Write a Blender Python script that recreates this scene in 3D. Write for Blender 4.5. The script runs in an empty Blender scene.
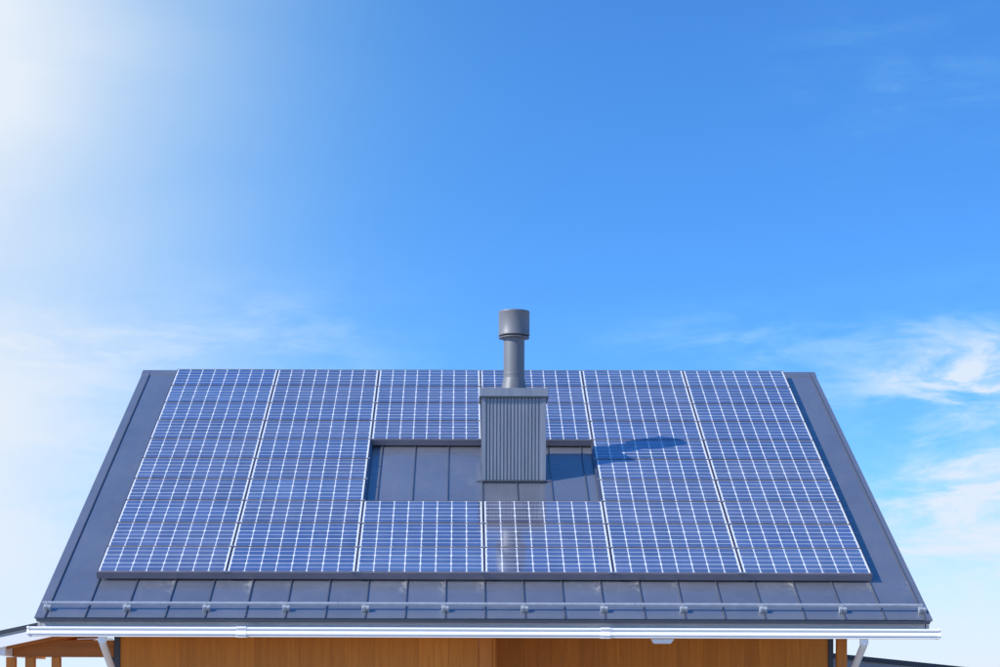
import bpy, bmesh, math, random
from mathutils import Matrix, Vector
random.seed(7)
S = bpy.context.scene
C = S.collection
rad = math.radians

# ------------------------------------------------------------------ camera
CAM_Z = 1.6
cam_d = bpy.data.cameras.new('camera')
cam = bpy.data.objects.new('camera', cam_d); C.objects.link(cam)
cam.location = (0, 0, CAM_Z)
cam.rotation_euler = (rad(90), rad(-0.17), 0)
cam_d.sensor_width = 36.0
cam_d.lens = 76.0
cam_d.shift_x = 0.038
cam_d.shift_y = 0.3665
cam_d.clip_start = 0.1
cam_d.clip_end = 20000
S.camera = cam
S.render.resolution_x = 1024; S.render.resolution_y = 683

# ------------------------------------------------------------------ light
SUN_DIR = Vector((-1.0, -0.393, 0.745)).normalized()          # towards the sun
SUN_EL = math.asin(SUN_DIR.z)
SUN_AZ = math.atan2(SUN_DIR.x, SUN_DIR.y)
sun_d = bpy.data.lights.new('sun', 'SUN')
sun_d.energy = 3.75; sun_d.angle = rad(0.53); sun_d.color = (1.0, 0.955, 0.89)
sun = bpy.data.objects.new('sun', sun_d); C.objects.link(sun)
sun.rotation_euler = SUN_DIR.to_track_quat('Z', 'Y').to_euler()
sun.location = (-20, -5, 20)

S.view_settings.view_transform = 'Standard'
S.view_settings.look = 'None'
S.view_settings.exposure = 0.48
S.view_settings.gamma = 1.0
S.view_settings.use_curve_mapping = False

# ------------------------------------------------------------------ world: Nishita sky with thin cirrus and a painted lens glow at upper left
W = bpy.data.worlds.new('World'); S.world = W; W.use_nodes = True
nt = W.node_tree; N = nt.nodes; L = nt.links
N.clear()
def wn(t, **k):
    n = N.new(t)
    for a, b in k.items(): setattr(n, a, b)
    return n
def setin(n, i, v):
    if hasattr(v, 'is_linked') or isinstance(v, bpy.types.NodeSocket): L.new(v, n.inputs[i])
    else: n.inputs[i].default_value = v
def wm(op, a, b=None, c=None, clamp=False):
    n = wn('ShaderNodeMath', operation=op, use_clamp=clamp)
    setin(n, 0, a)
    if b is not None: setin(n, 1, b)
    if c is not None: setin(n, 2, c)
    return n.outputs[0]
def wramp(v, lo, hi, a=0.0, b=1.0, smooth=True):
    n = wn('ShaderNodeMapRange', interpolation_type='SMOOTHSTEP' if smooth else 'LINEAR')
    setin(n, 0, v); n.inputs[1].default_value = lo; n.inputs[2].default_value = hi
    n.inputs[3].default_value = a; n.inputs[4].default_value = b
    return n.outputs[0]
sky = wn('ShaderNodeTexSky', sky_type='NISHITA', sun_disc=False)
sky.sun_elevation = SUN_EL; sky.sun_rotation = SUN_AZ
sky.altitude = 2500; sky.air_density = 1.0; sky.dust_density = 0.0; sky.ozone_density = 1.5
tc = wn('ShaderNodeTexCoord')
sx = wn('ShaderNodeSeparateXYZ'); L.new(tc.outputs['Generated'], sx.inputs[0])
CS = 1.43      # cloud pattern size
az = wm('MULTIPLY', wm('ARCTAN2', sx.outputs[0], sx.outputs[1]), CS)
el = wm('MULTIPLY', wm('ARCSINE', sx.outputs[2]), CS)
cz = wn('ShaderNodeCombineXYZ'); L.new(sx.outputs[0], cz.inputs[0]); L.new(sx.outputs[1], cz.inputs[1])
L.new(wm('ADD', wm('MULTIPLY', sx.outputs[2], 1.42), 0.085), cz.inputs[2])      # clear dry air: little whitening towards the horizon
nv = wn('ShaderNodeVectorMath', operation='NORMALIZE'); L.new(cz.outputs[0], nv.inputs[0])
L.new(nv.outputs[0], sky.inputs[0])
hs = wn('ShaderNodeHueSaturation'); L.new(sky.outputs[0], hs.inputs['Color'])
hs.inputs['Saturation'].default_value = 1.28; hs.inputs['Hue'].default_value = 0.506
hs.inputs['Value'].default_value = 1.0
tint = wn('ShaderNodeMix', data_type='RGBA', blend_type='MULTIPLY'); tint.inputs[0].default_value = 1.0
L.new(hs.outputs[0], tint.inputs[6]); tint.inputs[7].default_value = (1.10, 1.38, 1.46, 1)
def blob(a0, e0, wa, we):
    da = wm('DIVIDE', wm('SUBTRACT', az, rad(a0)), rad(wa))
    de = wm('DIVIDE', wm('SUBTRACT', el, rad(e0)), rad(we))
    r2 = wm('ADD', wm('MULTIPLY', da, da), wm('MULTIPLY', de, de))
    return wm('POWER', 2.718, wm('MULTIPLY', r2, -1.0))
def cirrus(scale_a, scale_e, rot, scale, seed, detail=9, rough=0.62, dist=0.6):
    co = wn('ShaderNodeCombineXYZ'); L.new(az, co.inputs[0]); L.new(el, co.inputs[1]); co.inputs[2].default_value = seed
    mp = wn('ShaderNodeMapping'); L.new(co.outputs[0], mp.inputs[0])
    mp.inputs['Rotation'].default_value = (0, 0, rad(rot)); mp.inputs['Scale'].default_value = (scale_a, scale_e, 1)
    no = wn('ShaderNodeTexNoise'); L.new(mp.outputs[0], no.inputs['Vector'])
    no.inputs['Scale'].default_value = scale; no.inputs['Detail'].default_value = detail
    no.inputs['Roughness'].default_value = rough; no.inputs['Distortion'].default_value = dist
    return no.outputs[0]
c1 = cirrus(6.5, 24.0, -12, 1.5, 3.7, detail=12, rough=0.62, dist=0.45)
c2 = cirrus(3.0, 16.0, 14, 1.0, 8.1, dist=1.0)
c3 = cirrus(16.0, 30.0, -24, 1.6, 1.3, detail=10, dist=0.3)
soft = cirrus(2.0, 6.0, 5, 1.0, 5.5, detail=4, rough=0.5, dist=0.2)
def addm(*v):
    r = v[0]
    for q in v[1:]: r = wm('ADD', r, q)
    return r
# cirrus coverage: banks low to the right and the left, thin wisps above
bank = addm(wm('MULTIPLY', blob(19.5, 12.5, 4.8, 1.7), 1.3),
            wm('MULTIPLY', blob(19.5, 7.0, 5.4, 3.6), 1.5),
            wm('MULTIPLY', blob(33, 10, 9, 5), 0.9),
            wm('MULTIPLY', blob(-18.5, 13.2, 4.5, 1.2), 0.9),
            wm('MULTIPLY', blob(-18.5, 9.0, 6.0, 4.6), 1.0),
            wm('MULTIPLY', blob(-33, 9, 9, 8), 0.8),
            wm('MULTIPLY', blob(-9.0, 13.6, 6.0, 2.0), 0.48),
            wm('MULTIPLY', blob(10.0, 13.6, 4.0, 1.2), 0.42),
            wm('MULTIPLY', blob(16.8, 23.0, 4.2, 2.8), 0.19),
            wm('MULTIPLY', wramp(el, rad(15), rad(2)), 0.2))
w1 = wramp(c1, 0.44, 0.66)
w2 = wramp(c2, 0.40, 0.68)
w3 = wramp(c3, 0.38, 0.70)
wisps = addm(wm('MULTIPLY', w1, 0.72), wm('MULTIPLY', w2, 0.36), wm('MULTIPLY', w3, 0.30))
cov = wm('MULTIPLY', wramp(wm('MULTIPLY', bank, wisps), 0.0, 1.25, 0.0, 0.80, smooth=False), 1.15)
# soft unbroken veil of low thin cloud, and a lens glow painted in at upper left
veil_glow = wm('MULTIPLY', addm(wm('MULTIPLY', blob(-23, 24.0, 13.5, 10.8), 1.25), wm('MULTIPLY', blob(-20.5, 8.0, 10.5, 7.0), 0.90),
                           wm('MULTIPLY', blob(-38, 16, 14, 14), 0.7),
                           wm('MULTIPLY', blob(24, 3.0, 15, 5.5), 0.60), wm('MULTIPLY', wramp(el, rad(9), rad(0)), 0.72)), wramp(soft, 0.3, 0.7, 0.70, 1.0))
allw = wm('SUBTRACT', 1.0, wm('MULTIPLY', wm('SUBTRACT', 1.0, cov, clamp=True), wm('SUBTRACT', 1.0, veil_glow, clamp=True)), clamp=True)
# thin cloud scatters a little bluer than thick cloud
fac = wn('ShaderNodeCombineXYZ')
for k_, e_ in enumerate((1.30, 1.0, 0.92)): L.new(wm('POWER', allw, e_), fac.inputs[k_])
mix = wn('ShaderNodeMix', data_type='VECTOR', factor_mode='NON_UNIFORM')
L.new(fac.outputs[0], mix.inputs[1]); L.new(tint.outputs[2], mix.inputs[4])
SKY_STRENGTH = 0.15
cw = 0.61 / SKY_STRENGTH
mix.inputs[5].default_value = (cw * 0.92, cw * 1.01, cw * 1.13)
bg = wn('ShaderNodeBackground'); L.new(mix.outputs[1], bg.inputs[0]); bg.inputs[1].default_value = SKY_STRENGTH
wo = wn('ShaderNodeOutputWorld'); L.new(bg.outputs[0], wo.inputs[0])

# ------------------------------------------------------------------ materials
def new_mat(name):
    m = bpy.data.materials.new(name); m.use_nodes = True
    return m, m.node_tree.nodes, m.node_tree.links, m.node_tree.nodes['Principled BSDF']
def mat_plain(name, col, rough=0.5, metal=0.0, spec=0.5, var=0.06, nscale=6.0, stretch=(1, 1, 1), bump=0.0, rvar=0.08, objvar=0.0, coat=0.0):
    m, n, l, p = new_mat(name)
    p.inputs['Roughness'].default_value = rough; p.inputs['Metallic'].default_value = metal
    p.inputs['Specular IOR Level'].default_value = spec
    p.inputs['Coat Weight'].default_value = coat; p.inputs['Coat Roughness'].default_value = 0.06
    t = n.new('ShaderNodeTexCoord'); mp = n.new('ShaderNodeMapping'); mp.inputs['Scale'].default_value = stretch
    l.new(t.outputs['Object'], mp.inputs[0])
    oi = n.new('ShaderNodeObjectInfo')
    no = n.new('ShaderNodeTexNoise'); no.noise_dimensions = '4D'
    no.inputs['Scale'].default_value = nscale; no.inputs['Detail'].default_value = 6; no.inputs['Roughness'].default_value = 0.6
    l.new(mp.outputs[0], no.inputs['Vector'])
    ms = n.new('ShaderNodeMath'); ms.operation = 'MULTIPLY'; ms.inputs[1].default_value = 50.0
    l.new(oi.outputs['Random'], ms.inputs[0]); l.new(ms.outputs[0], no.inputs['W'])
    mr = n.new('ShaderNodeMapRange'); mr.inputs[1].default_value = 0.25; mr.inputs[2].default_value = 0.75
    mr.inputs[3].default_value = 1 - var; mr.inputs[4].default_value = 1 + var
    l.new(no.outputs[0], mr.inputs[0])
    mo = n.new('ShaderNodeMapRange'); mo.inputs[3].default_value = 1 - objvar; mo.inputs[4].default_value = 1 + objvar
    l.new(oi.outputs['Random'], mo.inputs[0])
    mm = n.new('ShaderNodeMath'); mm.operation = 'MULTIPLY'
    l.new(mr.outputs[0], mm.inputs[0]); l.new(mo.outputs[0], mm.inputs[1])
    vm = n.new('ShaderNodeVectorMath'); vm.operation = 'SCALE'; vm.inputs[0].default_value = col
    l.new(mm.outputs[0], vm.inputs['Scale']); l.new(vm.outputs[0], p.inputs['Base Color'])
    rr = n.new('ShaderNodeMapRange'); rr.inputs[1].default_value = 0.3; rr.inputs[2].default_value = 0.7
    rr.inputs[3].default_value = max(0.02, rough - rvar); rr.inputs[4].default_value = min(1, rough + rvar)
    l.new(no.outputs[0], rr.inputs[0]); l.new(rr.outputs[0], p.inputs['Roughness'])
    if bump:
        b = n.new('ShaderNodeBump'); b.inputs['Strength'].default_value = bump; b.inputs['Distance'].default_value = 0.01
        l.new(no.outputs[0], b.inputs['Height']); l.new(b.outputs[0], p.inputs['Normal'])
    return m
def mat_wood(name, col, dark, grain=(30, 30, 1.2)):
    m, n, l, p = new_mat(name)
    t = n.new('ShaderNodeTexCoord'); oi = n.new('ShaderNodeObjectInfo')
    ad = n.new('ShaderNodeVectorMath'); ad.operation = 'ADD'
    sc = n.new('ShaderNodeMath'); sc.operation = 'MULTIPLY'; sc.inputs[1].default_value = 37.0
    l.new(oi.outputs['Random'], sc.inputs[0]); l.new(t.outputs['Object'], ad.inputs[0]); l.new(sc.outputs[0], ad.inputs[1])
    mp = n.new('ShaderNodeMapping'); mp.inputs['Scale'].default_value = grain; l.new(ad.outputs[0], mp.inputs[0])
    no = n.new('ShaderNodeTexNoise'); no.inputs['Scale'].default_value = 1.0; no.inputs['Detail'].default_value = 8
    no.inputs['Roughness'].default_value = 0.65; no.inputs['Distortion'].default_value = 0.8
    l.new(mp.outputs[0], no.inputs['Vector'])
    cr = n.new('ShaderNodeValToRGB'); cr.color_ramp.elements[0].position = 0.3; cr.color_ramp.elements[1].position = 0.72
    cr.color_ramp.elements[0].color = (*dark, 1); cr.color_ramp.elements[1].color = (*col, 1)
    l.new(no.outputs[0], cr.inputs[0])
    mo = n.new('ShaderNodeMapRange'); mo.inputs[3].default_value = 0.88; mo.inputs[4].default_value = 1.10
    l.new(oi.outputs['Random'], mo.inputs[0])
    vm = n.new('ShaderNodeVectorMath'); vm.operation = 'SCALE'
    l.new(cr.outputs[0], vm.inputs[0]); l.new(mo.outputs[0], vm.inputs['Scale']); l.new(vm.outputs[0], p.inputs['Base Color'])
    p.inputs['Roughness'].default_value = 0.55
    b = n.new('ShaderNodeBump'); b.inputs['Strength'].default_value = 0.25; b.inputs['Distance'].default_value = 0.004
    l.new(no.outputs[0], b.inputs['Height']); l.new(b.outputs[0], p.inputs['Normal'])
    return m

def mat_roof():
    """dark semi-gloss coated steel sheet with faint dust, run-off marks and slight oil-canning"""
    m, n, l, p = new_mat('roof_steel')
    t = n.new('ShaderNodeTexCoord'); oi = n.new('ShaderNodeObjectInfo')
    ad = n.new('ShaderNodeVectorMath'); ad.operation = 'ADD'
    sc = n.new('ShaderNodeMath'); sc.operation = 'MULTIPLY'; sc.inputs[1].default_value = 23.0
    l.new(oi.outputs['Random'], sc.inputs[0]); l.new(t.outputs['Object'], ad.inputs[0]); l.new(sc.outputs[0], ad.inputs[1])
    def noise(scale, stretch, det=5, rough=0.55):
        mp = n.new('ShaderNodeMapping'); mp.inputs['Scale'].default_value = stretch; l.new(ad.outputs[0], mp.inputs[0])
        no = n.new('ShaderNodeTexNoise'); no.inputs['Scale'].default_value = scale; no.inputs['Detail'].default_value = det
        no.inputs['Roughness'].default_value = rough; l.new(mp.outputs[0], no.inputs['Vector'])
        return no.outputs[0]
    def rng(v, a, b, c, d):
        r = n.new('ShaderNodeMapRange'); r.inputs[1].default_value = a; r.inputs[2].default_value = b
        r.inputs[3].default_value = c; r.inputs[4].default_value = d; l.new(v, r.inputs[0]); return r.outputs[0]
    broad = noise(1.3, (1, 0.7, 1), 3)
    dust = noise(5.0, (1.6, 0.5, 1), 7, 0.68)
    runs = noise(9.0, (1.6, 0.22, 1), 6, 0.6)
    base = n.new('ShaderNodeMix'); base.data_type = 'RGBA'
    base.inputs[6].default_value = (0.198, 0.212, 0.252, 1); base.inputs[7].default_value = (0.245, 0.258, 0.298, 1)
    l.new(rng(broad, 0.3, 0.7, 0, 1), base.inputs[0])
    mu = n.new('ShaderNodeMath'); mu.operation = 'MULTIPLY'
    l.new(rng(dust, 0.52, 0.80, 0, 0.55), mu.inputs[0]); l.new(rng(runs, 0.40, 0.75, 0.1, 1), mu.inputs[1])
    d2 = n.new('ShaderNodeMix'); d2.data_type = 'RGBA'
    l.new(mu.outputs[0], d2.inputs[0]); l.new(base.outputs[2], d2.inputs[6]); d2.inputs[7].default_value = (0.36, 0.35, 0.34, 1)
    # pale run-off deposits that start where water drips off the array, different on every sheet
    sxy = n.new('ShaderNodeSeparateXYZ'); l.new(t.outputs['Object'], sxy.inputs[0])
    def mth(op, a, b):
        q = n.new('ShaderNodeMath'); q.operation = op
        for k_, v_ in ((0, a), (1, b)):
            if isinstance(v_, (int, float)): q.inputs[k_].default_value = v_
            else: l.new(v_, q.inputs[k_])
        return q.outputs[0]
    fall = mth('MULTIPLY', rng(sxy.outputs[1], 0.52, 0.84, 0, 1), rng(sxy.outputs[1], 0.89, 0.95, 1, 0))
    edge = rng(sxy.outputs[0], 0.29, 0.365, 0.10, 1)
    spot = rng(noise(14.0, (1.2, 0.7, 1), 6, 0.7), 0.44, 0.62, 0, 1)
    which = rng(oi.outputs['Random'], 0.30, 0.75, 0, 1)
    dep = mth('MULTIPLY', mth('MULTIPLY', fall, edge), mth('MULTIPLY', spot, which))
    d3 = n.new('ShaderNodeMix'); d3.data_type = 'RGBA'
    l.new(mth('MINIMUM', mth('MULTIPLY', dep, 1.3), 0.9), d3.inputs[0]); l.new(d2.outputs[2], d3.inputs[6]); d3.inputs[7].default_value = (0.66, 0.63, 0.57, 1)
    d2 = d3
    mo = n.new('ShaderNodeMapRange'); mo.inputs[3].default_value = 0.95; mo.inputs[4].default_value = 1.05
    l.new(oi.outputs['Random'], mo.inputs[0])
    vm = n.new('ShaderNodeVectorMath'); vm.operation = 'SCALE'
    l.new(d2.outputs[2], vm.inputs[0]); l.new(mo.outputs[0], vm.inputs['Scale']); l.new(vm.outputs[0], p.inputs['Base Color'])
    p.inputs['Metallic'].default_value = 0.45
    l.new(rng(dust, 0.3, 0.75, 0.26, 0.46), p.inputs['Roughness'])
    p.inputs['Specular IOR Level'].default_value = 0.6
    p.inputs['Coat Weight'].default_value = 0.8; p.inputs['Coat Roughness'].default_value = 0.18; p.inputs['Coat IOR'].default_value = 1.6
    wav = noise(1.0, (2.0, 7.0, 1), 2, 0.4)
    b = n.new('ShaderNodeBump'); b.inputs['Strength'].default_value = 0.6; b.inputs['Distance'].default_value = 0.016
    l.new(wav, b.inputs['Height']); l.new(b.outputs[0], p.inputs['Normal']); l.new(b.outputs[0], p.inputs['Coat Normal'])
    return m

def mat_cell(CELL_COL):
    m, n, l, p = new_mat('silicon_cell')
    oi = n.new('ShaderNodeObjectInfo'); t = n.new('ShaderNodeTexCoord')
    no = n.new('ShaderNodeTexNoise'); no.noise_dimensions = '4D'; no.inputs['Scale'].default_value = 7.0; no.inputs['Detail'].default_value = 3
    ms = n.new('ShaderNodeMath'); ms.operation = 'MULTIPLY'; ms.inputs[1].default_value = 60.0
    l.new(oi.outputs['Random'], ms.inputs[0]); l.new(ms.outputs[0], no.inputs['W']); l.new(t.outputs['Object'], no.inputs['Vector'])
    mo = n.new('ShaderNodeMapRange'); mo.inputs[3].default_value = 0.86; mo.inputs[4].default_value = 1.12
    l.new(oi.outputs['Random'], mo.inputs[0])
    m2 = n.new('ShaderNodeMapRange'); m2.inputs[1].default_value = 0.3; m2.inputs[2].default_value = 0.7; m2.inputs[3].default_value = 0.93; m2.inputs[4].default_value = 1.07
    l.new(no.outputs[0], m2.inputs[0])
    mm = n.new('ShaderNodeMath'); mm.operation = 'MULTIPLY'; l.new(mo.outputs[0], mm.inputs[0]); l.new(m2.outputs[0], mm.inputs[1])
    vm = n.new('ShaderNodeVectorMath'); vm.operation = 'SCALE'; vm.inputs[0].default_value = CELL_COL
    l.new(mm.outputs[0], vm.inputs['Scale'])
    # thin dust film with streaks running down the slope
    ge = n.new('ShaderNodeNewGeometry'); mp = n.new('ShaderNodeMapping'); mp.inputs['Scale'].default_value = (3.2, 0.55, 0.55)
    l.new(ge.outputs['Position'], mp.inputs[0])
    dn = n.new('ShaderNodeTexNoise'); dn.inputs['Scale'].default_value = 1.6; dn.inputs['Detail'].default_value = 7; dn.inputs['Roughness'].default_value = 0.62
    l.new(mp.outputs[0], dn.inputs['Vector'])
    dr = n.new('ShaderNodeMapRange'); dr.inputs[1].default_value = 0.35; dr.inputs[2].default_value = 0.75; dr.inputs[3].default_value = 0.02; dr.inputs[4].default_value = 0.26
    l.new(dn.outputs[0], dr.inputs[0])
    dm = n.new('ShaderNodeMix'); dm.data_type = 'RGBA'; l.new(dr.outputs[0], dm.inputs[0]); l.new(vm.outputs[0], dm.inputs[6]); dm.inputs[7].default_value = (0.44, 0.42, 0.44, 1)
    l.new(dm.outputs[2], p.inputs['Base Color'])
    me_ = n.new('ShaderNodeMapRange'); me_.inputs[3].default_value = 0.74; me_.inputs[4].default_value = 0.40
    l.new(dr.outputs[0], me_.inputs[0]); l.new(me_.outputs[0], p.inputs['Metallic'])
    p.inputs['Roughness'].default_value = 0.10
    p.inputs['Coat Weight'].default_value = 1.0; p.inputs['Coat Roughness'].default_value = 0.04; p.inputs['Coat IOR'].default_value = 1.55
    return m
CELL_COLS = [(0.27, 0.34, 0.535), (0.315, 0.35, 0.51), (0.24, 0.325, 0.56), (0.285, 0.38, 0.575), (0.295, 0.325, 0.475), (0.23, 0.305, 0.51)]

M = {}
M['roof'] = mat_roof()
M['roof_trim'] = mat_plain('roof_trim', (0.213, 0.226, 0.266), 0.38, 0.4, 0.6, 0.06, 3, coat=0.5)
M['seam'] = mat_plain('seam_steel', (0.14, 0.147, 0.175), 0.4, 0.4, 0.5, 0.08, 5)
M_CELL = [mat_cell(c) for c in CELL_COLS]
M['bus'] = mat_plain('busbar_silver', (0.74, 0.77, 0.82), 0.35, 0.2, 0.5, 0.05, 30, coat=0.8)
M['backsheet'] = mat_plain('backsheet_white', (0.86, 0.88, 0.90), 0.4, 0.0, 0.5, 0.03, 4, coat=1.0)
M['frame'] = mat_plain('panel_frame', (0.10, 0.068, 0.07), 0.45, 0.3, 0.5, 0.1, 8)
M['skirt'] = mat_plain('skirt_aluminium', (0.215, 0.20, 0.235), 0.42, 0.35, 0.5, 0.08, 3, (1, 4, 4))
M['fin'] = mat_plain('rail_aluminium', (0.26, 0.28, 0.36), 0.3, 0.85, 0.5, 0.08, 3)
M['clip'] = mat_plain('clip_steel', (0.42, 0.43, 0.46), 0.4, 0.7, 0.5, 0.1, 20)
M['snow'] = mat_plain('galvanised', (0.50, 0.53, 0.56), 0.42, 0.35, 0.5, 0.14, 14, rvar=0.12)
M['chimney'] = mat_plain('chimney_steel', (0.275, 0.285, 0.31), 0.42, 0.35, 0.5, 0.20, 5.0, (2.6, 2.6, 0.30), coat=0.25)
M['flue'] = mat_plain('flue_steel', (0.19, 0.195, 0.205), 0.50, 0.22, 0.3, 0.14, 4, (2, 2, 0.5))
M['white'] = mat_plain('white_vinyl', (0.88, 0.875, 0.86), 0.55, 0.0, 0.3, 0.04, 2.0, (0.6, 3, 3))
M['pipe'] = mat_plain('pipe_cream', (0.74, 0.73, 0.70), 0.4, 0.0, 0.5, 0.05, 5)
M['fascia'] = mat_plain('fascia_board', (0.50, 0.50, 0.51), 0.6, 0.0, 0.4, 0.06, 2.5)
M['wood'] = mat_wood('cedar_board', (0.72, 0.27, 0.026), (0.54, 0.18, 0.014))
M['wood_beam'] = mat_wood('cedar_beam', (0.56, 0.20, 0.032), (0.38, 0.12, 0.016), (1.2, 18, 18))
M['wood_post'] = mat_wood('cedar_post', (0.68, 0.25, 0.036), (0.50, 0.165, 0.022))
M['trim'] = mat_plain('corner_trim', (0.06, 0.068, 0.085), 0.45, 0.3, 0.5, 0.08, 3)
M['siding'] = mat_plain('grey_siding', (0.36, 0.39, 0.46), 0.5, 0.2, 0.5, 0.05, 2)
M['plaster'] = mat_plain('wall_plaster', (0.55, 0.52, 0.48), 0.85, 0.0, 0.3, 0.08, 3, bump=0.2)
M['ground'] = mat_plain('gravel_ground', (0.46, 0.42, 0.36), 0.95, 0.0, 0.2, 0.25, 2.0, bump=0.5)

# ------------------------------------------------------------------ helpers
def mesh_obj(name, bm, mat, parent=None, smooth=False, bevel=0.0, mats=None):
    me = bpy.data.meshes.new(name)
    bmesh.ops.recalc_face_normals(bm, faces=bm.faces)
    bm.to_mesh(me); bm.free()
    for q in (mats or [mat]): me.materials.append(q)
    if smooth:
        for f in me.polygons: f.use_smooth = True
    o = bpy.data.objects.new(name, me); C.objects.link(o)
    if parent: o.parent = parent
    if bevel:
        b = o.modifiers.new('edge', 'BEVEL'); b.width = bevel; b.segments = 2; b.limit_method = 'ANGLE'; b.angle_limit = rad(40)
    return o
def box(bm, x0, x1, y0, y1, z0, z1):
    v = [bm.verts.new(p) for p in ((x0,y0,z0),(x1,y0,z0),(x1,y1,z0),(x0,y1,z0),(x0,y0,z1),(x1,y0,z1),(x1,y1,z1),(x0,y1,z1))]
    for f in ((0,3,2,1),(4,5,6,7),(0,1,5,4),(1,2,6,5),(2,3,7,6),(3,0,4,7)): bm.faces.new([v[i] for i in f])
    return bm
def bx(*a): return box(bmesh.new(), *a)
def prism_x(prof, x0, x1):
    """closed profile in (y, z) extruded along x"""
    bm = bmesh.new()
    a = [bm.verts.new((x0, y, z)) for y, z in prof]; b = [bm.verts.new((x1, y, z)) for y, z in prof]
    n = len(prof)
    for i in range(n): bm.faces.new((a[i], a[(i+1) % n], b[(i+1) % n], b[i]))
    bm.faces.new(a); bm.faces.new(b[::-1])
    return bm
def prism_y(prof, y0, y1):
    bm = bmesh.new()
    a = [bm.verts.new((x, y0, z)) for x, z in prof]; b = [bm.verts.new((x, y1, z)) for x, z in prof]
    n = len(prof)
    for i in range(n): bm.faces.new((a[i], a[(i+1) % n], b[(i+1) % n], b[i]))
    bm.faces.new(a); bm.faces.new(b[::-1])
    return bm
def lathe(prof, seg=48):
    bm = bmesh.new(); rings = []
    for r, z in prof:
        rings.append([bm.verts.new((r*math.cos(2*math.pi*i/seg), r*math.sin(2*math.pi*i/seg), z)) for i in range(seg)])
    for a, b in zip(rings, rings[1:]):
        for i in range(seg): bm.faces.new((a[i], a[(i+1) % seg], b[(i+1) % seg], b[i]))
    bm.faces.new(rings[0][::-1]); bm.faces.new(rings[-1])
    return bm
def tube(pts, r, seg=16):
    """round pipe through points, joints rounded"""
    P = [Vector(p) for p in pts]; path = [P[0]]
    for a, b, c in zip(P, P[1:], P[2:]):
        k = min(0.07, (b-a).length*0.4, (c-b).length*0.4)
        s, e = b + (a-b).normalized()*k, b + (c-b).normalized()*k
        for i in range(7):
            u = i/6; path.append(s*(1-u)**2 + b*2*u*(1-u) + e*u*u)
    path.append(P[-1])
    bm = bmesh.new(); rings = []; up = Vector((1, 0, 0))
    for i, p in enumerate(path):
        d = (path[min(i+1, len(path)-1)] - path[max(i-1, 0)]).normalized()
        s = up - d*up.dot(d)
        if s.length < 1e-4: s = Vector((0, 1, 0)) - d*d.y
        s.normalize(); t = d.cross(s)
        rings.append([bm.verts.new(p + (s*math.cos(2*math.pi*j/seg) + t*math.sin(2*math.pi*j/seg))*r) for j in range(seg)])
    for a, b in zip(rings, rings[1:]):
        for j in range(seg): bm.faces.new((a[j], a[(j+1) % seg], b[(j+1) % seg], b[j]))
    bm.faces.new(rings[0][::-1]); bm.faces.new(rings[-1])
    return bm
def empty(name, loc=(0, 0, 0), rot=(0, 0, 0), parent=None):
    o = bpy.data.objects.new(name, None); C.objects.link(o); o.location = loc; o.rotation_euler = rot
    o.empty_display_size = 0.2
    if parent: o.parent = parent
    return o
def tag(o, label, cat, group=None):
    o['label'] = label; o['category'] = cat
    if group: o['group'] = group
    return o
def ORD(i): return ['first','second','third','fourth','fifth','sixth','seventh','eighth','ninth','tenth','eleventh','twelfth'][i]

# ------------------------------------------------------------------ geometry of the roof
TAN = 0.5
TH = math.atan(TAN); ST, CT = math.sin(TH), math.cos(TH)
EY, EZ = 20.225, CAM_Z + 0.7808          # eave line
SLEN = 7.661                               # slope length eave to ridge
RX0, RX1 = -4.10, 4.507
RY, RZ = EY + SLEN*CT, EZ + SLEN*ST       # ridge line
def roofpt(x, s, n=0.0): return (x, EY + s*CT - n*ST, EZ + s*ST + n*CT)
ROOF_ROT = (TH, 0, 0)
Z = CAM_Z                                 # heights below were taken relative to eye level

# ------------------------------------------------------------------ ground
g = bmesh.new()
seg = 64
ring0 = [g.verts.new((60*math.cos(2*math.pi*i/seg), 22+60*math.sin(2*math.pi*i/seg), 0)) for i in range(seg)]
ring1 = [g.verts.new((6000*math.cos(2*math.pi*i/seg), 22+6000*math.sin(2*math.pi*i/seg), 0)) for i in range(seg)]
g.faces.new(ring0)
for i in range(seg): g.faces.new((ring0[i], ring1[i], ring1[(i+1) % seg], ring0[(i+1) % seg]))
go = mesh_obj('ground', g, M['ground']); go['kind'] = 'structure'

# ------------------------------------------------------------------ house
WY = 21.185        # front wall plane
PY = 22.50        # recessed wall plane on the veranda side
BYK = 2*RY - WY   # back wall
house = empty('house', (0, 0, 0))
tag(house, 'single-storey cedar-clad house with dark steel gable roof and white gutter', 'house')
# roof part: a deck slab in the slope frame, with its sheets and seams as sub-parts
roof = mesh_obj('roof', bx(RX0+0.004, RX1-0.004, 0.03, SLEN-0.01, -0.038, -0.004), M['trim'], house)
roof.location = roofpt(0, 0); roof.rotation_euler = ROOF_ROT
SEAM0, SEAMP = -4.0006, 0.38357
seams = [SEAM0 + SEAMP*i for i in range(23)]
def sheet_mesh(w):
    bm = bmesh.new(); e = 0.003
    nx, ny = 4, 20
    gr = []
    for j in range(ny+1):
        row = []
        for i in range(nx+1):
            u = i/nx; v = j/ny
            z = 0.0 + 0.0012*math.sin(math.pi*u)
            row.append(bm.verts.new((e + (w-2*e)*u, SLEN*v, z)))
        gr.append(row)
    for j in range(ny):
        for i in range(nx): bm.faces.new((gr[j][i], gr[j][i+1], gr[j+1][i+1], gr[j+1][i]))
    fb = [bm.verts.new((v.co.x, 0.002, -0.008)) for v in gr[0]]          # folded front edge
    for i in range(nx): bm.faces.new((fb[i], fb[i+1], gr[0][i+1], gr[0][i]))
    return bm
proto = None
for i in range(22):
    if proto is None:
        proto = mesh_obj('roof_sheet', sheet_mesh(SEAMP), M['roof'], roof, smooth=False); s = proto
    else:
        s = proto.copy(); C.objects.link(s); s.parent = roof
    s.location = (seams[i], 0, 0)
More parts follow.
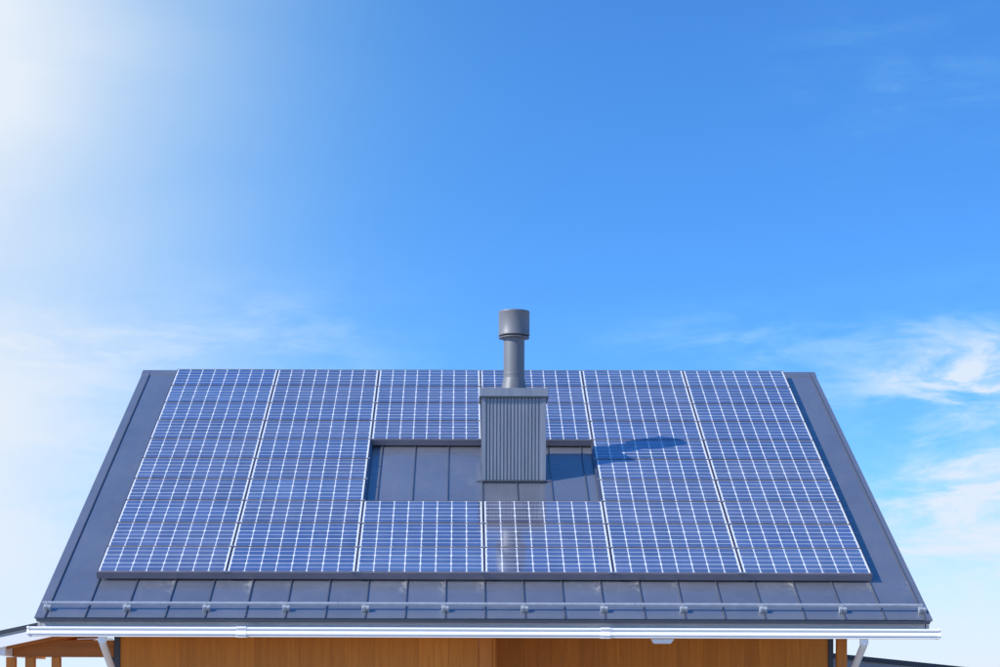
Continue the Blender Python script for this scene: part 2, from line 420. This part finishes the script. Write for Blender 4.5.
for x0, x1 in ((RX0, seams[0]), (seams[-1], RX1)):
    s = mesh_obj('verge_strip', bx(x0, x1, -0.004, SLEN, -0.014, 0.004), M['roof_trim'], roof, bevel=0.003)
sp = None
for x in seams:
    if sp is None:
        bm = bmesh.new(); box(bm, -0.0035, 0.0035, 0.004, SLEN-0.03, 0.0, 0.009); box(bm, -0.0055, 0.0055, 0.002, SLEN-0.03, 0.009, 0.0125)
        s = sp = mesh_obj('standing_seam', bm, M['seam'], roof)
    else:
        s = sp.copy(); C.objects.link(s); s.parent = roof
    s.location = (x, 0, 0)
# ridge cap, rear slope, verge boards
k = 0.17
mesh_obj('ridge_cap', prism_x([(RY-k*CT, RZ-k*ST+0.012), (RY, RZ+0.014), (RY+k*CT, RZ-k*ST+0.012), (RY+k*CT, RZ-k*ST-0.03), (RY, RZ-0.06), (RY-k*CT, RZ-k*ST-0.03)], RX0-0.004, RX1+0.004), M['roof_trim'], house, bevel=0.003)
rr = mesh_obj('rear_roof', bx(RX0, RX1, 0, SLEN-0.05, -0.04, 0.0), M['roof'], house)
rr.location = (0, 2*RY-EY, EZ); rr.rotation_euler = (TH, 0, 0); rr.scale = (1, -1, 1)
rr.rotation_euler = (-TH, 0, 0)
for xa, xb in ((RX0+0.02, RX0+0.05), (RX1-0.05, RX1-0.02)):
    for sgn in (1, -1):
        y0, y1 = EY+0.06, RY
        pr = [(y0, EZ+0.06*TAN-0.05), (y1, RZ-0.05), (y1, RZ-0.24), (y0+0.01, EZ+0.06*TAN-0.20)]
        if sgn < 0: pr = [(2*RY-y, z) for y, z in pr]
        mesh_obj('verge_board', prism_x(pr, xa, xb), M['fascia'], house)
# eave: drip fold, fascia board, soffit
mesh_obj('eave_drip', bx(RX0+0.02, RX1-0.025, EY-0.002, EY+0.03, EZ-0.040, EZ-0.010), M['trim'], house)
mesh_obj('fascia', bx(-4.045, 4.445, EY+0.062, EY+0.09, Z+0.60, Z+0.775), M['fascia'], house)
mesh_obj('soffit', bx(-4.03, 4.43, EY+0.092, WY-0.02, Z+0.695, Z+0.71), M['wood_beam'], house)
mesh_obj('veranda_ceiling', bx(0.36, 3.92, WY-0.018, PY-0.03, Z+0.715, Z+0.73), M['wood_beam'], house)
# walls
HX0, HX1 = -3.49, 3.955
TOPZ = Z+0.82
def plank_wall(name, x0, x1, y, n, ztop, back):
    w = mesh_obj(name, bx(x0, x1, y+0.022, back, 0.02, ztop), M['trim'], house)
    p = (x1-x0)/n; pl = None
    for i in range(n):
        if pl is None:
            pl = o = mesh_obj('plank', bx(0.0004, p-0.0004, 0, 0.02, 0.12, ztop), M['wood'], w, bevel=0.0006)
        else:
            o = pl.copy(); C.objects.link(o); o.parent = w
        o.location = (x0+p*i, y + random.uniform(-0.0012, 0.0012), 0)
    return w
plank_wall('wall', HX0+0.06, 0.165, WY, 24, TOPZ, WY+0.16)
plank_wall('wall', 0.36, HX1-0.055, PY, 24, TOPZ+0.3, PY+0.16)
mesh_obj('side_wall', bx(HX0, HX0+0.16, WY+0.162, BYK, 0.02, TOPZ), M['wood'], house)
mesh_obj('side_wall', bx(HX1-0.16, HX1, PY+0.162, BYK, 0.02, TOPZ), M['wood'], house)
mesh_obj('back_wall', bx(HX0+0.162, HX1-0.162, BYK-0.16, BYK, 0.02, TOPZ), M['wood'], house)
mesh_obj('veranda_wall', bx(0.20, 0.355, WY+0.13, PY+0.02, 0.02, TOPZ), M['wood'], house)
for xa, xb in ((HX0+0.01, HX0+0.15), (HX1-0.15, HX1-0.01)):
    gz = TOPZ+0.002
    yl = WY+0.2; zl = EZ + (yl-EY)*TAN - 0.08
    mesh_obj('gable_wall', prism_x([(yl, gz), (2*RY-yl, gz), (2*RY-yl, zl), (RY, RZ-0.10), (yl, zl)], xa, xb), M['wood'], house)
mesh_obj('corner_trim', bx(HX0, HX0+0.058, WY-0.012, WY+0.158, 0.02, TOPZ), M['trim'], house)
mesh_obj('corner_trim', bx(HX1-0.053, HX1, PY-0.012, PY+0.158, 0.02, TOPZ), M['trim'], house)
mesh_obj('veranda_post', bx(0.168, 0.30, WY-0.02, WY+0.125, 0.02, TOPZ), M['wood_post'], house, bevel=0.006)
mesh_obj('veranda_post', bx(0.302, 0.335, WY+0.01, WY+0.125, 0.02, TOPZ), M['wood'], house, bevel=0.003)
mesh_obj('veranda_post', bx(3.766, 3.866, WY+0.01, WY+0.11, 0.02, TOPZ-0.13), M['wood_post'], house, bevel=0.006)

# gutter: moulded white trough with lip, groove and end caps
GX0, GX1 = -4.147, 4.559
gy, gt, gb = 20.125, Z+0.690, Z+0.596
H = gt - gb
gprof = [(gy+0.006, gt), (gy-0.002, gt-0.003), (gy-0.008, gt-0.009), (gy-0.010, gt-0.016), (gy-0.007, gt-0.021), (gy+0.004, gt-0.025), (gy+0.012, gt-0.027), (gy+0.012, gt-0.033),
         (gy+0.002, gt-0.038), (gy-0.008, gt-0.047), (gy-0.014, gt-0.058), (gy-0.016, gt-0.068), (gy-0.010, gb+0.018), (gy+0.008, gb+0.014), (gy+0.009, gb+0.011), (gy-0.006, gb+0.008), (gy-0.008, gb+0.002), (gy-0.002, gb), (gy+0.115, gb), (gy+0.135, gb+0.03), (gy+0.138, gt-0.01)]
inner = [(gy+0.134, gt-0.01), (gy+0.130, gb+0.03), (gy+0.112, gb+0.005), (gy+0.03, gb+0.005), (gy+0.022, gb+0.03), (gy+0.022, gt-0.03), (gy+0.012, gt)]
gut = mesh_obj('gutter', prism_x(gprof + inner, GX0+0.004, GX1-0.004), M['white'], house)
def cpl(x0, x1, e=0.0045):
    cx = sum(p[0] for p in gprof)/len(gprof); cz = (gt+gb)/2
    pr = [(y - e if y < cx else y + e, z + (e if z > cz else -e)) for y, z in gprof]
    return prism_x(pr, x0, x1)
for px in (241, 605.5):
    xm = (px-462)/104.9
    mesh_obj('gutter_joint', cpl(xm-0.048, xm+0.048), M['white'], gut)
mesh_obj('end_cap', cpl(GX0-0.004, GX0+0.022, 0.003), M['white'], gut)
mesh_obj('end_cap', cpl(GX1-0.022, GX1+0.004, 0.003), M['white'], gut)
ox = (663-462)/104.9
mesh_obj('gutter_outlet', prism_y([(ox-0.112, gb-0.006), (ox+0.112, gb-0.006), (ox+0.078, gb-0.052), (ox-0.084, gb-0.052)], gy+0.03, gy+0.12), M['pipe'], gut, bevel=0.006)
# gutter brackets under the trough
for i in range(12):
    bxp = -3.9 + i*0.745
    mesh_obj('gutter_bracket', bx(bxp-0.011, bxp+0.011, gy+0.141, EY+0.060, Z+0.62, Z+0.69), M['white'], gut)
# downpipes
for x, tx in ((-3.44, -3.44), (3.842, 3.842)):
    d = mesh_obj('downpipe', tube([(x, gy+0.06, gb-0.001), (x, gy+0.06, gb-0.055), (tx, WY-0.065, Z+0.13), (tx, WY-0.065, 0.03)], 0.035), M['pipe'], house, smooth=True)
    c = mesh_obj('pipe_collar', lathe([(0.040, -0.05), (0.042, -0.045), (0.042, 0.0), (0.040, 0.004)], 24), M['white'], d, smooth=False)
    c.location = (x, gy+0.06, gb-0.004)
    c = mesh_obj('pipe_clip', bx(tx-0.042, tx+0.042, WY-0.115, WY-0.014, Z-0.30, Z-0.27), M['pipe'], d)

# ------------------------------------------------------------------ snow guard
SG_S = 0.19
sg = empty('snow_guard', roofpt(0, SG_S), ROOF_ROT)
tag(sg, 'galvanised snow guard rail running along the eave above the gutter', 'snow guard')
ends = [-4.055, -1.2, 1.67, 4.44]
for a, b in zip(ends, ends[1:]):
    bm = bmesh.new()
    box(bm, a+0.003, b-0.003, -0.002, 0.003, 0.046, 0.070)
    box(bm, a+0.003, b-0.003, 0.003, 0.030, 0.066, 0.070)
    mesh_obj('rail', bm, M['snow'], sg)
bp = None
for i in range(12):
    x = seams[2*i] if i < 11 else seams[22]
    if bp is None:
        bm = bmesh.new()
        box(bm, -0.036, -0.006, -0.048, 0.006, 0.003, 0.050); box(bm, 0.006, 0.036, -0.048, 0.006, 0.003, 0.050)
        box(bm, -0.006, 0.006, -0.040, 0.000, 0.0135, 0.046)
        box(bm, -0.006, 0.006, -0.0085, -0.0025, 0.046, 0.086)
        o = bp = mesh_obj('seam_clamp', bm, M['snow'], sg, bevel=0.004)
        b2 = bmesh.new(); box(b2, 0.012, 0.030, -0.055, -0.048, 0.018, 0.036)
        bolt = mesh_obj('bolt', b2, M['clip'], bp)
    else:
        o = bp.copy(); C.objects.link(o); o.parent = sg
        b2 = bolt.copy(); C.objects.link(b2); b2.parent = o
    o.location = (x, 0, 0)

# ------------------------------------------------------------------ solar array
AX0, PW, PH = -3.636, 1.285, 0.6547
AN = 0.096                                  # glass face above the sheet
AS0 = (20.990 + AN*ST - EY)/CT              # lower edge along the slope
FW, FH, FT = 0.0055, 0.0085, 0.038
w, h = PW-0.009, PH-0.006
def frame_bm():
    bm = bmesh.new()
    box(bm, -w/2, -w/2+FW, 0, h, -FT, 0); box(bm, w/2-FW, w/2, 0, h, -FT, 0)
    box(bm, -w/2+FW, w/2-FW, 0, FH, -FT, 0); box(bm, -w/2+FW, w/2-FW, h-FH, h, -FT, 0)
    return bm
def cell_bm(cw_, ch_, c, bw, cy=0.014):
    """pseudo-square cell: strips of silicon between printed conductor lines"""
    bm = bmesh.new()
    x, y = cw_/2, ch_/2
    ys = [-y, -y+cy, -bw/2, bw/2, y-cy, y]
    xs = [x-c, x, x, x, x, x-c]
    a = [(bm.verts.new((-xx, yy, 0)), bm.verts.new((xx, yy, 0))) for xx, yy in zip(xs, ys)]
    for i, (p, q) in enumerate(zip(a, a[1:])):
        f = bm.faces.new((p[0], p[1], q[1], q[0])); f.material_index = 1 if i == 2 else 0
    return bm
CPX, CPY = 0.1545, 0.2080
pf = mesh_obj('frame', frame_bm(), M['frame'])
pb = mesh_obj('backsheet', bx(-w/2+FW+0.0005, w/2-FW-0.0005, FH+0.0005, h-FH-0.0005, -0.012, -0.0035), M['backsheet'])
pcs = [mesh_obj('cell', cell_bm(CPX-0.0112, CPY-0.0130, 0.010, 0.0095), None, mats=[mc, M['bus']]) for mc in M_CELL]
templates = [pf, pb] + pcs
def make_panel(col, row):
    s = AS0 + PH*(9-row) + 0.0035
    x = AX0 + PW*(col+0.5)
    t = empty('solar_panel', roofpt(x + random.uniform(-0.0012, 0.0012), s, AN + random.uniform(-0.0008, 0.0008)), (TH + rad(random.uniform(-0.10, 0.10)), rad(random.uniform(-0.05, 0.05)), rad(random.uniform(-0.05, 0.05))))
    tag(t, 'blue solar panel, %s row below the ridge, %s column from the porch gable' % (ORD(row), ORD(col)), 'solar panel', 'solar panels on the roof')
    f = pf.copy(); C.objects.link(f); f.parent = t
    b = pb.copy(); C.objects.link(b); b.parent = t
    pc = random.choice(pcs)
    for i in range(8):
        for j in range(3):
            c = pc.copy(); C.objects.link(c); c.parent = t
            c.location = ((i-3.5)*CPX, h/2 + (j-1)*CPY, -0.0018)
for row in range(10):
    for col in range(6):
        if col in (2, 3) and row in (4, 5, 6): continue
        make_panel(col, row)
for o in templates: bpy.data.objects.remove(o)
# mounting rails under the panels
for col in range(7):
    x = AX0 + PW*col
    spans = [(AS0+0.02, AS0+PH*10-0.02)] if col != 3 else [(AS0+0.02, AS0+PH*3-0.03), (AS0+PH*6+0.03, AS0+PH*10-0.02)]
    for a, b in spans:
        xo = 0.10 if col == 0 else (-0.10 if col == 6 else 0.0)
        bm = bx(-0.02, 0.02, 0, b-a, 0.031, AN-FT-0.002)
        if 0 < col < 6: box(bm, -0.0035, 0.0035, 0.002, b-a-0.002, AN-FT-0.002, AN-0.004)
        r = mesh_obj('mounting_rail', bm, M['fin'])
        r.location = roofpt(x+xo, a); r.rotation_euler = ROOF_ROT
        if 0 < col < 6:                          # module clamps over the gap at every row joint
            for k_ in range(11):
                sy = AS0 + PH*k_ - a
                if 0.05 < sy < b-a-0.05: mesh_obj('panel_clamp', bx(-0.014, 0.014, sy-0.020, sy+0.020, AN+0.0012, AN+0.005), M['clip'], r)
        where = ['at the porch gable', 'between first and second column', 'between second and third column', None, 'between fourth and fifth column', 'between fifth and sixth column', 'at the veranda post gable'][col]
        if where is None: where = 'below the chimney opening' if a < AS0+0.1 else 'behind the chimney box'
        tag(r, 'dark mounting rail under the solar panels ' + where, 'rail', 'rails under the solar panels')
# skirts
def skirt(label, s, c0, c1, face):
    t = empty('array_skirt', roofpt(0, s, 0), ROOF_ROT)
    tag(t, label, 'panel skirt')
    for c in range(c0, c1):
        a, b = AX0+PW*c+0.001, AX0+PW*(c+1)-0.001
        if c == 0: a -= 0.003
        if c == 5: b += 0.003
        bm = prism_x([(-0.012, 0.020), (-0.016, 0.024), (-0.014, AN-0.004), (-0.009, AN), (-0.0015, AN), (-0.0015, 0.020)], a, b)
        mesh_obj('skirt_piece', bm, M['skirt'], t)
    for c in range(c0+1, c1):
        x = AX0+PW*c
        mesh_obj('joint_clip', bx(x-0.05, x+0.05, -0.018, 0.012, AN+0.001, AN+0.0045), M['clip'], t, bevel=0.001)
    return t
skirt('dark grey metal skirt closing the bottom edge of the solar array', AS0, 0, 6, None)
skirt('dark grey metal skirt closing the panel edge above the chimney opening', AS0+PH*6, 2, 4, None)

# ------------------------------------------------------------------ chimney
CY0, CY1 = 23.520, 24.000
CX0, CX1 = 0.2106, 0.9269
CTOP, CAPB = Z+3.476, Z+3.378
CCX, CCY = 0.574, 23.76
ch = empty('chimney', (CCX, CCY, EZ + (CCY-EY)*TAN))
tag(ch, 'grey ribbed metal chimney box with round capped flue on the roof', 'chimney')
inv = Matrix.Translation(-Vector(ch.location))
def chpart(name, bm, mat, parent=ch, **k):
    o = mesh_obj(name, bm, mat, None, **k); o.parent = parent
    if parent is ch: o.matrix_parent_inverse = inv
    return o
# ribbed casing: corrugated skin right round the box, cut to the slope below
def zroof(y): return EZ + (y-EY)*TAN
RIB = 16
fl, fr = CX0+0.046, CX1-0.046
pts = [(CX0+0.004, CY0+0.004)]
p = (fr-fl)/RIB; d = 0.016
pts.append((fl, CY0+0.004))
for i in range(RIB):
    x = fl + p*i
    pts += [(x+0.10*p, CY0+d+0.004), (x+0.28*p, CY0+d+0.004), (x+0.40*p, CY0+0.006), (x+0.96*p, CY0+0.006)]
pts += [(fr, CY0+0.004), (CX1-0.004, CY0+0.004)]
n2 = 7; q = (CY1-CY0-0.08)/n2
for i in range(n2):
    y = CY0+0.04+q*i
    pts += [(CX1-0.004, y), (CX1-0.004-d, y+0.12*q), (CX1-0.004-d, y+0.3*q), (CX1-0.004, y+0.42*q)]
pts += [(CX1-0.004, CY1-0.004), (CX0+0.004, CY1-0.004)]
for i in range(n2):
    y = CY1-0.04-q*i
    pts += [(CX0+0.004, y), (CX0+0.004+d, y-0.12*q), (CX0+0.004+d, y-0.3*q), (CX0+0.004, y-0.42*q)]
bm = bmesh.new()
lo = [bm.verts.new((x, y, zroof(y)+0.012)) for x, y in pts]
hi = [bm.verts.new((x, y, CAPB+0.02)) for x, y in pts]
for i in range(len(pts)): bm.faces.new((lo[i], lo[(i+1) % len(pts)], hi[(i+1) % len(pts)], hi[i]))
chpart('ribbed_casing', bm, M['chimney'])
# corner angles
for x0, x1 in ((CX0, CX0+0.044), (CX1-0.044, CX1)):
    for ya, yb in ((CY0, CY0+0.003), (CY1-0.003, CY1)):
        chpart('corner_angle', bx(x0, x1, ya, yb, zroof(ya)+0.02, CAPB+0.018), M['chimney'])
for xs in (CX0, CX1-0.003):
    for ya, yb in ((CY0+0.0035, CY0+0.04), (CY1-0.04, CY1-0.0035)):
        chpart('corner_angle', prism_x([(ya, zroof(ya)+0.02), (yb, zroof(yb)+0.02), (yb, CAPB+0.018), (ya, CAPB+0.018)], xs, xs+0.003), M['chimney'])
# flashing at the foot
fl_ = mesh_obj('foot_flashing', bx(CX0+0.012, CX1-0.006, -0.035, 0.012, 0.002, 0.022), M['trim'], None, bevel=0.002)
fl_.parent = ch; fl_.location = Vector(roofpt(0, (CY0-EY)/CT)) - Vector(ch.location); fl_.rotation_euler = ROOF_ROT
# side flashings and front apron lapped over the sheets
for xa, xb in ((CX0-0.055, CX0-0.002), (CX1+0.002, CX1+0.055)):
    sf = mesh_obj('side_flashing', bx(xa, xb, 0.0, (CY1-CY0)/CT+0.05, 0.0025, 0.0165), M['roof_trim'], None, bevel=0.002)
    sf.parent = ch; sf.location = Vector(roofpt(0, (CY0-EY)/CT)) - Vector(ch.location); sf.rotation_euler = ROOF_ROT
# cap
cap = chpart('box_cap', bx(0.185, 0.9495, CY0-0.024, CY1+0.024, CAPB, CTOP), M['chimney'], bevel=0.006)
chpart('cap_drip', bx(0.180, 0.9545, CY0-0.029, CY1+0.029, CAPB-0.008, CAPB+0.006), M['trim'])
# flue
def atflue(bm, name, parent, mat):
    o = mesh_obj(name, bm, mat, None, smooth=True)
    o.parent = parent
    m = o.modifiers.new('split', 'EDGE_SPLIT'); m.split_angle = rad(35)
    return o
flue = atflue(lathe([(0.118, Z+3.48-ch.location.z), (0.118, Z+4.10-ch.location.z)]), 'flue_pipe', ch, M['flue'])
flue.location = (CCX-ch.location.x, CCY-ch.location.y, 0)
atflue(lathe([(0.146, Z+3.474-ch.location.z), (0.143, Z+3.49-ch.location.z), (0.124, Z+3.60-ch.location.z), (0.1195, Z+3.62-ch.location.z)]), 'flare_collar', flue, M['flue'])
atflue(lathe([(0.1185, Z+3.655-ch.location.z), (0.1205, Z+3.658-ch.location.z), (0.1205, Z+3.668-ch.location.z), (0.1185, Z+3.671-ch.location.z)]), 'pipe_joint', flue, M['flue'])
atflue(lathe([(0.119, Z+4.066-ch.location.z), (0.172, Z+4.070-ch.location.z), (0.174, Z+4.076-ch.location.z), (0.172, Z+4.080-ch.location.z), (0.119, Z+4.086-ch.location.z)]), 'rim_disc', flue, M['flue'])
zz = ch.location.z
atflue(lathe([(0.150, Z+4.098-zz), (0.172, Z+4.098-zz), (0.1755, Z+4.102-zz), (0.1755, Z+4.118-zz), (0.1735, Z+4.123-zz), (0.1735, Z+4.352-zz), (0.1755, Z+4.356-zz), (0.1755, Z+4.366-zz), (0.172, Z+4.372-zz), (0.10, Z+4.380-zz)]), 'cowl', flue, M['flue'])

# ------------------------------------------------------------------ porch at the side of the house
porch = empty('porch', (-4.2, 22.0, 0))
tag(porch, 'open wooden side porch with white fascia and lean-to roof on cedar posts', 'porch')
pinv = Matrix.Translation(-Vector(porch.location))
def pp(name, bm, mat, parent=porch, **k):
    o = mesh_obj(name, bm, mat, None, **k); o.parent = parent
    if parent is porch: o.matrix_parent_inverse = pinv
    return o
PF, PBK = 20.82, 23.0
SL = 0.215
def pz(x, off=0.0): return Z + 0.672 + SL*(x+4.556) + off
def slope_board(name, x0, x1, y0, y1, top, bot, mat, **k):
    return pp(name, prism_y([(x0, pz(x0, top)), (x1, pz(x1, top)), (x1, pz(x1, bot)), (x0, pz(x0, bot))], y0, y1), mat, **k)
PX0, PX1 = -5.05, HX0-0.004
proof = slope_board('porch_roof', PX0, PX1, PF-0.01, PBK, 0.0, -0.035, M['trim'])
slope_board('roof_underlay', PX0+0.01, PX1, PF+0.02, PBK-0.02, -0.037, -0.066, M['fascia'])
slope_board('fascia', PX0+0.01, PX1, PF, PF+0.018, -0.068, -0.168, M['white'])
slope_board('rafter', PX0+0.25, PX1, PF+0.10, PF+0.16, -0.088, -0.19, M['wood_beam'])
slope_board('rafter', PX0+0.25, PX1, PBK-0.12, PBK-0.06, -0.088, -0.15, M['wood_beam'])
nb = 9
for i in range(nb):
    a = PX0+0.25 + (PX1-PX0-0.25)*i/nb; b = PX0+0.25 + (PX1-PX0-0.25)*(i+1)/nb - 0.004
    slope_board('ceiling_board', a, b, PF+0.02, PBK-0.03, -0.068, -0.085, M['wood'])
pp('beam', bx(-4.512, -3.496, WY+0.02, WY+0.13, Z+0.420, Z+0.592), M['wood_beam'], bevel=0.004)
pp('beam', bx(-4.512, -3.496, PBK-0.35, PBK-0.24, Z+0.48, Z+0.61), M['wood_beam'], bevel=0.004)
for x0, x1, y in ((-4.582, -4.492, WY+0.02), (-4.392, -4.301, WY+0.03), (-4.128, -4.044, WY+0.03), (-4.405, -4.325, PBK-0.35)):
    pp('post', bx(x0, x1, y, y+0.1, 0.02, Z+(0.418 if y < WY+0.5 else 0.478)), M['wood_beam'] if False else M['wood_post'], bevel=0.004)
gtx = bx(-4.606, -4.516, PF+0.05, PBK-0.1, Z+0.428, Z+0.524)
pp('porch_gutter', gtx, M['white'], bevel=0.006)
pp('cable', tube([(-3.86, WY-0.02, Z+0.60), (-3.70, WY-0.015, Z+0.607), (-3.50, WY-0.015, Z+0.602)], 0.006, 8), M['white'])

bxo = mesh_obj('meter_box', bx(-0.05, 0.0, 0, 0.16, -0.3, 0.0), M['trim'], None, bevel=0.006)
bxo.location = (HX0-0.002, WY+0.05, Z+0.475)
tag(bxo, 'dark grey box on the wall corner beside the downpipe', 'box')

# ------------------------------------------------------------------ annex behind on the veranda side
annex = empty('annex', (5.5, 26.5, 0))
tag(annex, 'low grey annex with dark sloping roof edge beyond the veranda post', 'annex')
ainv = Matrix.Translation(-Vector(annex.location))
def ap(name, bm, mat, parent=annex, **k):
    o = mesh_obj(name, bm, mat, None, **k); o.parent = parent
    if parent is annex: o.matrix_parent_inverse = ainv
    return o
def az_(x): return Z + 0.56 - 0.101*(x-4.355)
AXA, AXB, AY = HX1+0.01, 8.2, 24.75
ap('annex_roof', prism_y([(AXA, az_(AXA)), (AXB, az_(AXB)), (AXB, az_(AXB)-0.052), (AXA, az_(AXA)-0.052)], AY-0.03, 29.0), M['trim'])
aw = ap('annex_wall', prism_y([(AXA, az_(AXA)-0.055), (AXB-0.1, az_(AXB-0.1)-0.055), (AXB-0.1, 0.02), (AXA, 0.02)], AY+0.03, 28.9), M['siding'])
x = AXA
while x < AXB-0.35:
    b = x+0.297
    o = mesh_obj('siding_panel', prism_y([(x+0.0015, az_(x)-0.055), (b-0.0015, az_(b)-0.055), (b-0.0015, 0.05), (x+0.0015, 0.05)], AY, AY+0.028), M['siding'], None)
    o.parent = aw; o.matrix_parent_inverse = ainv
    x += 0.297
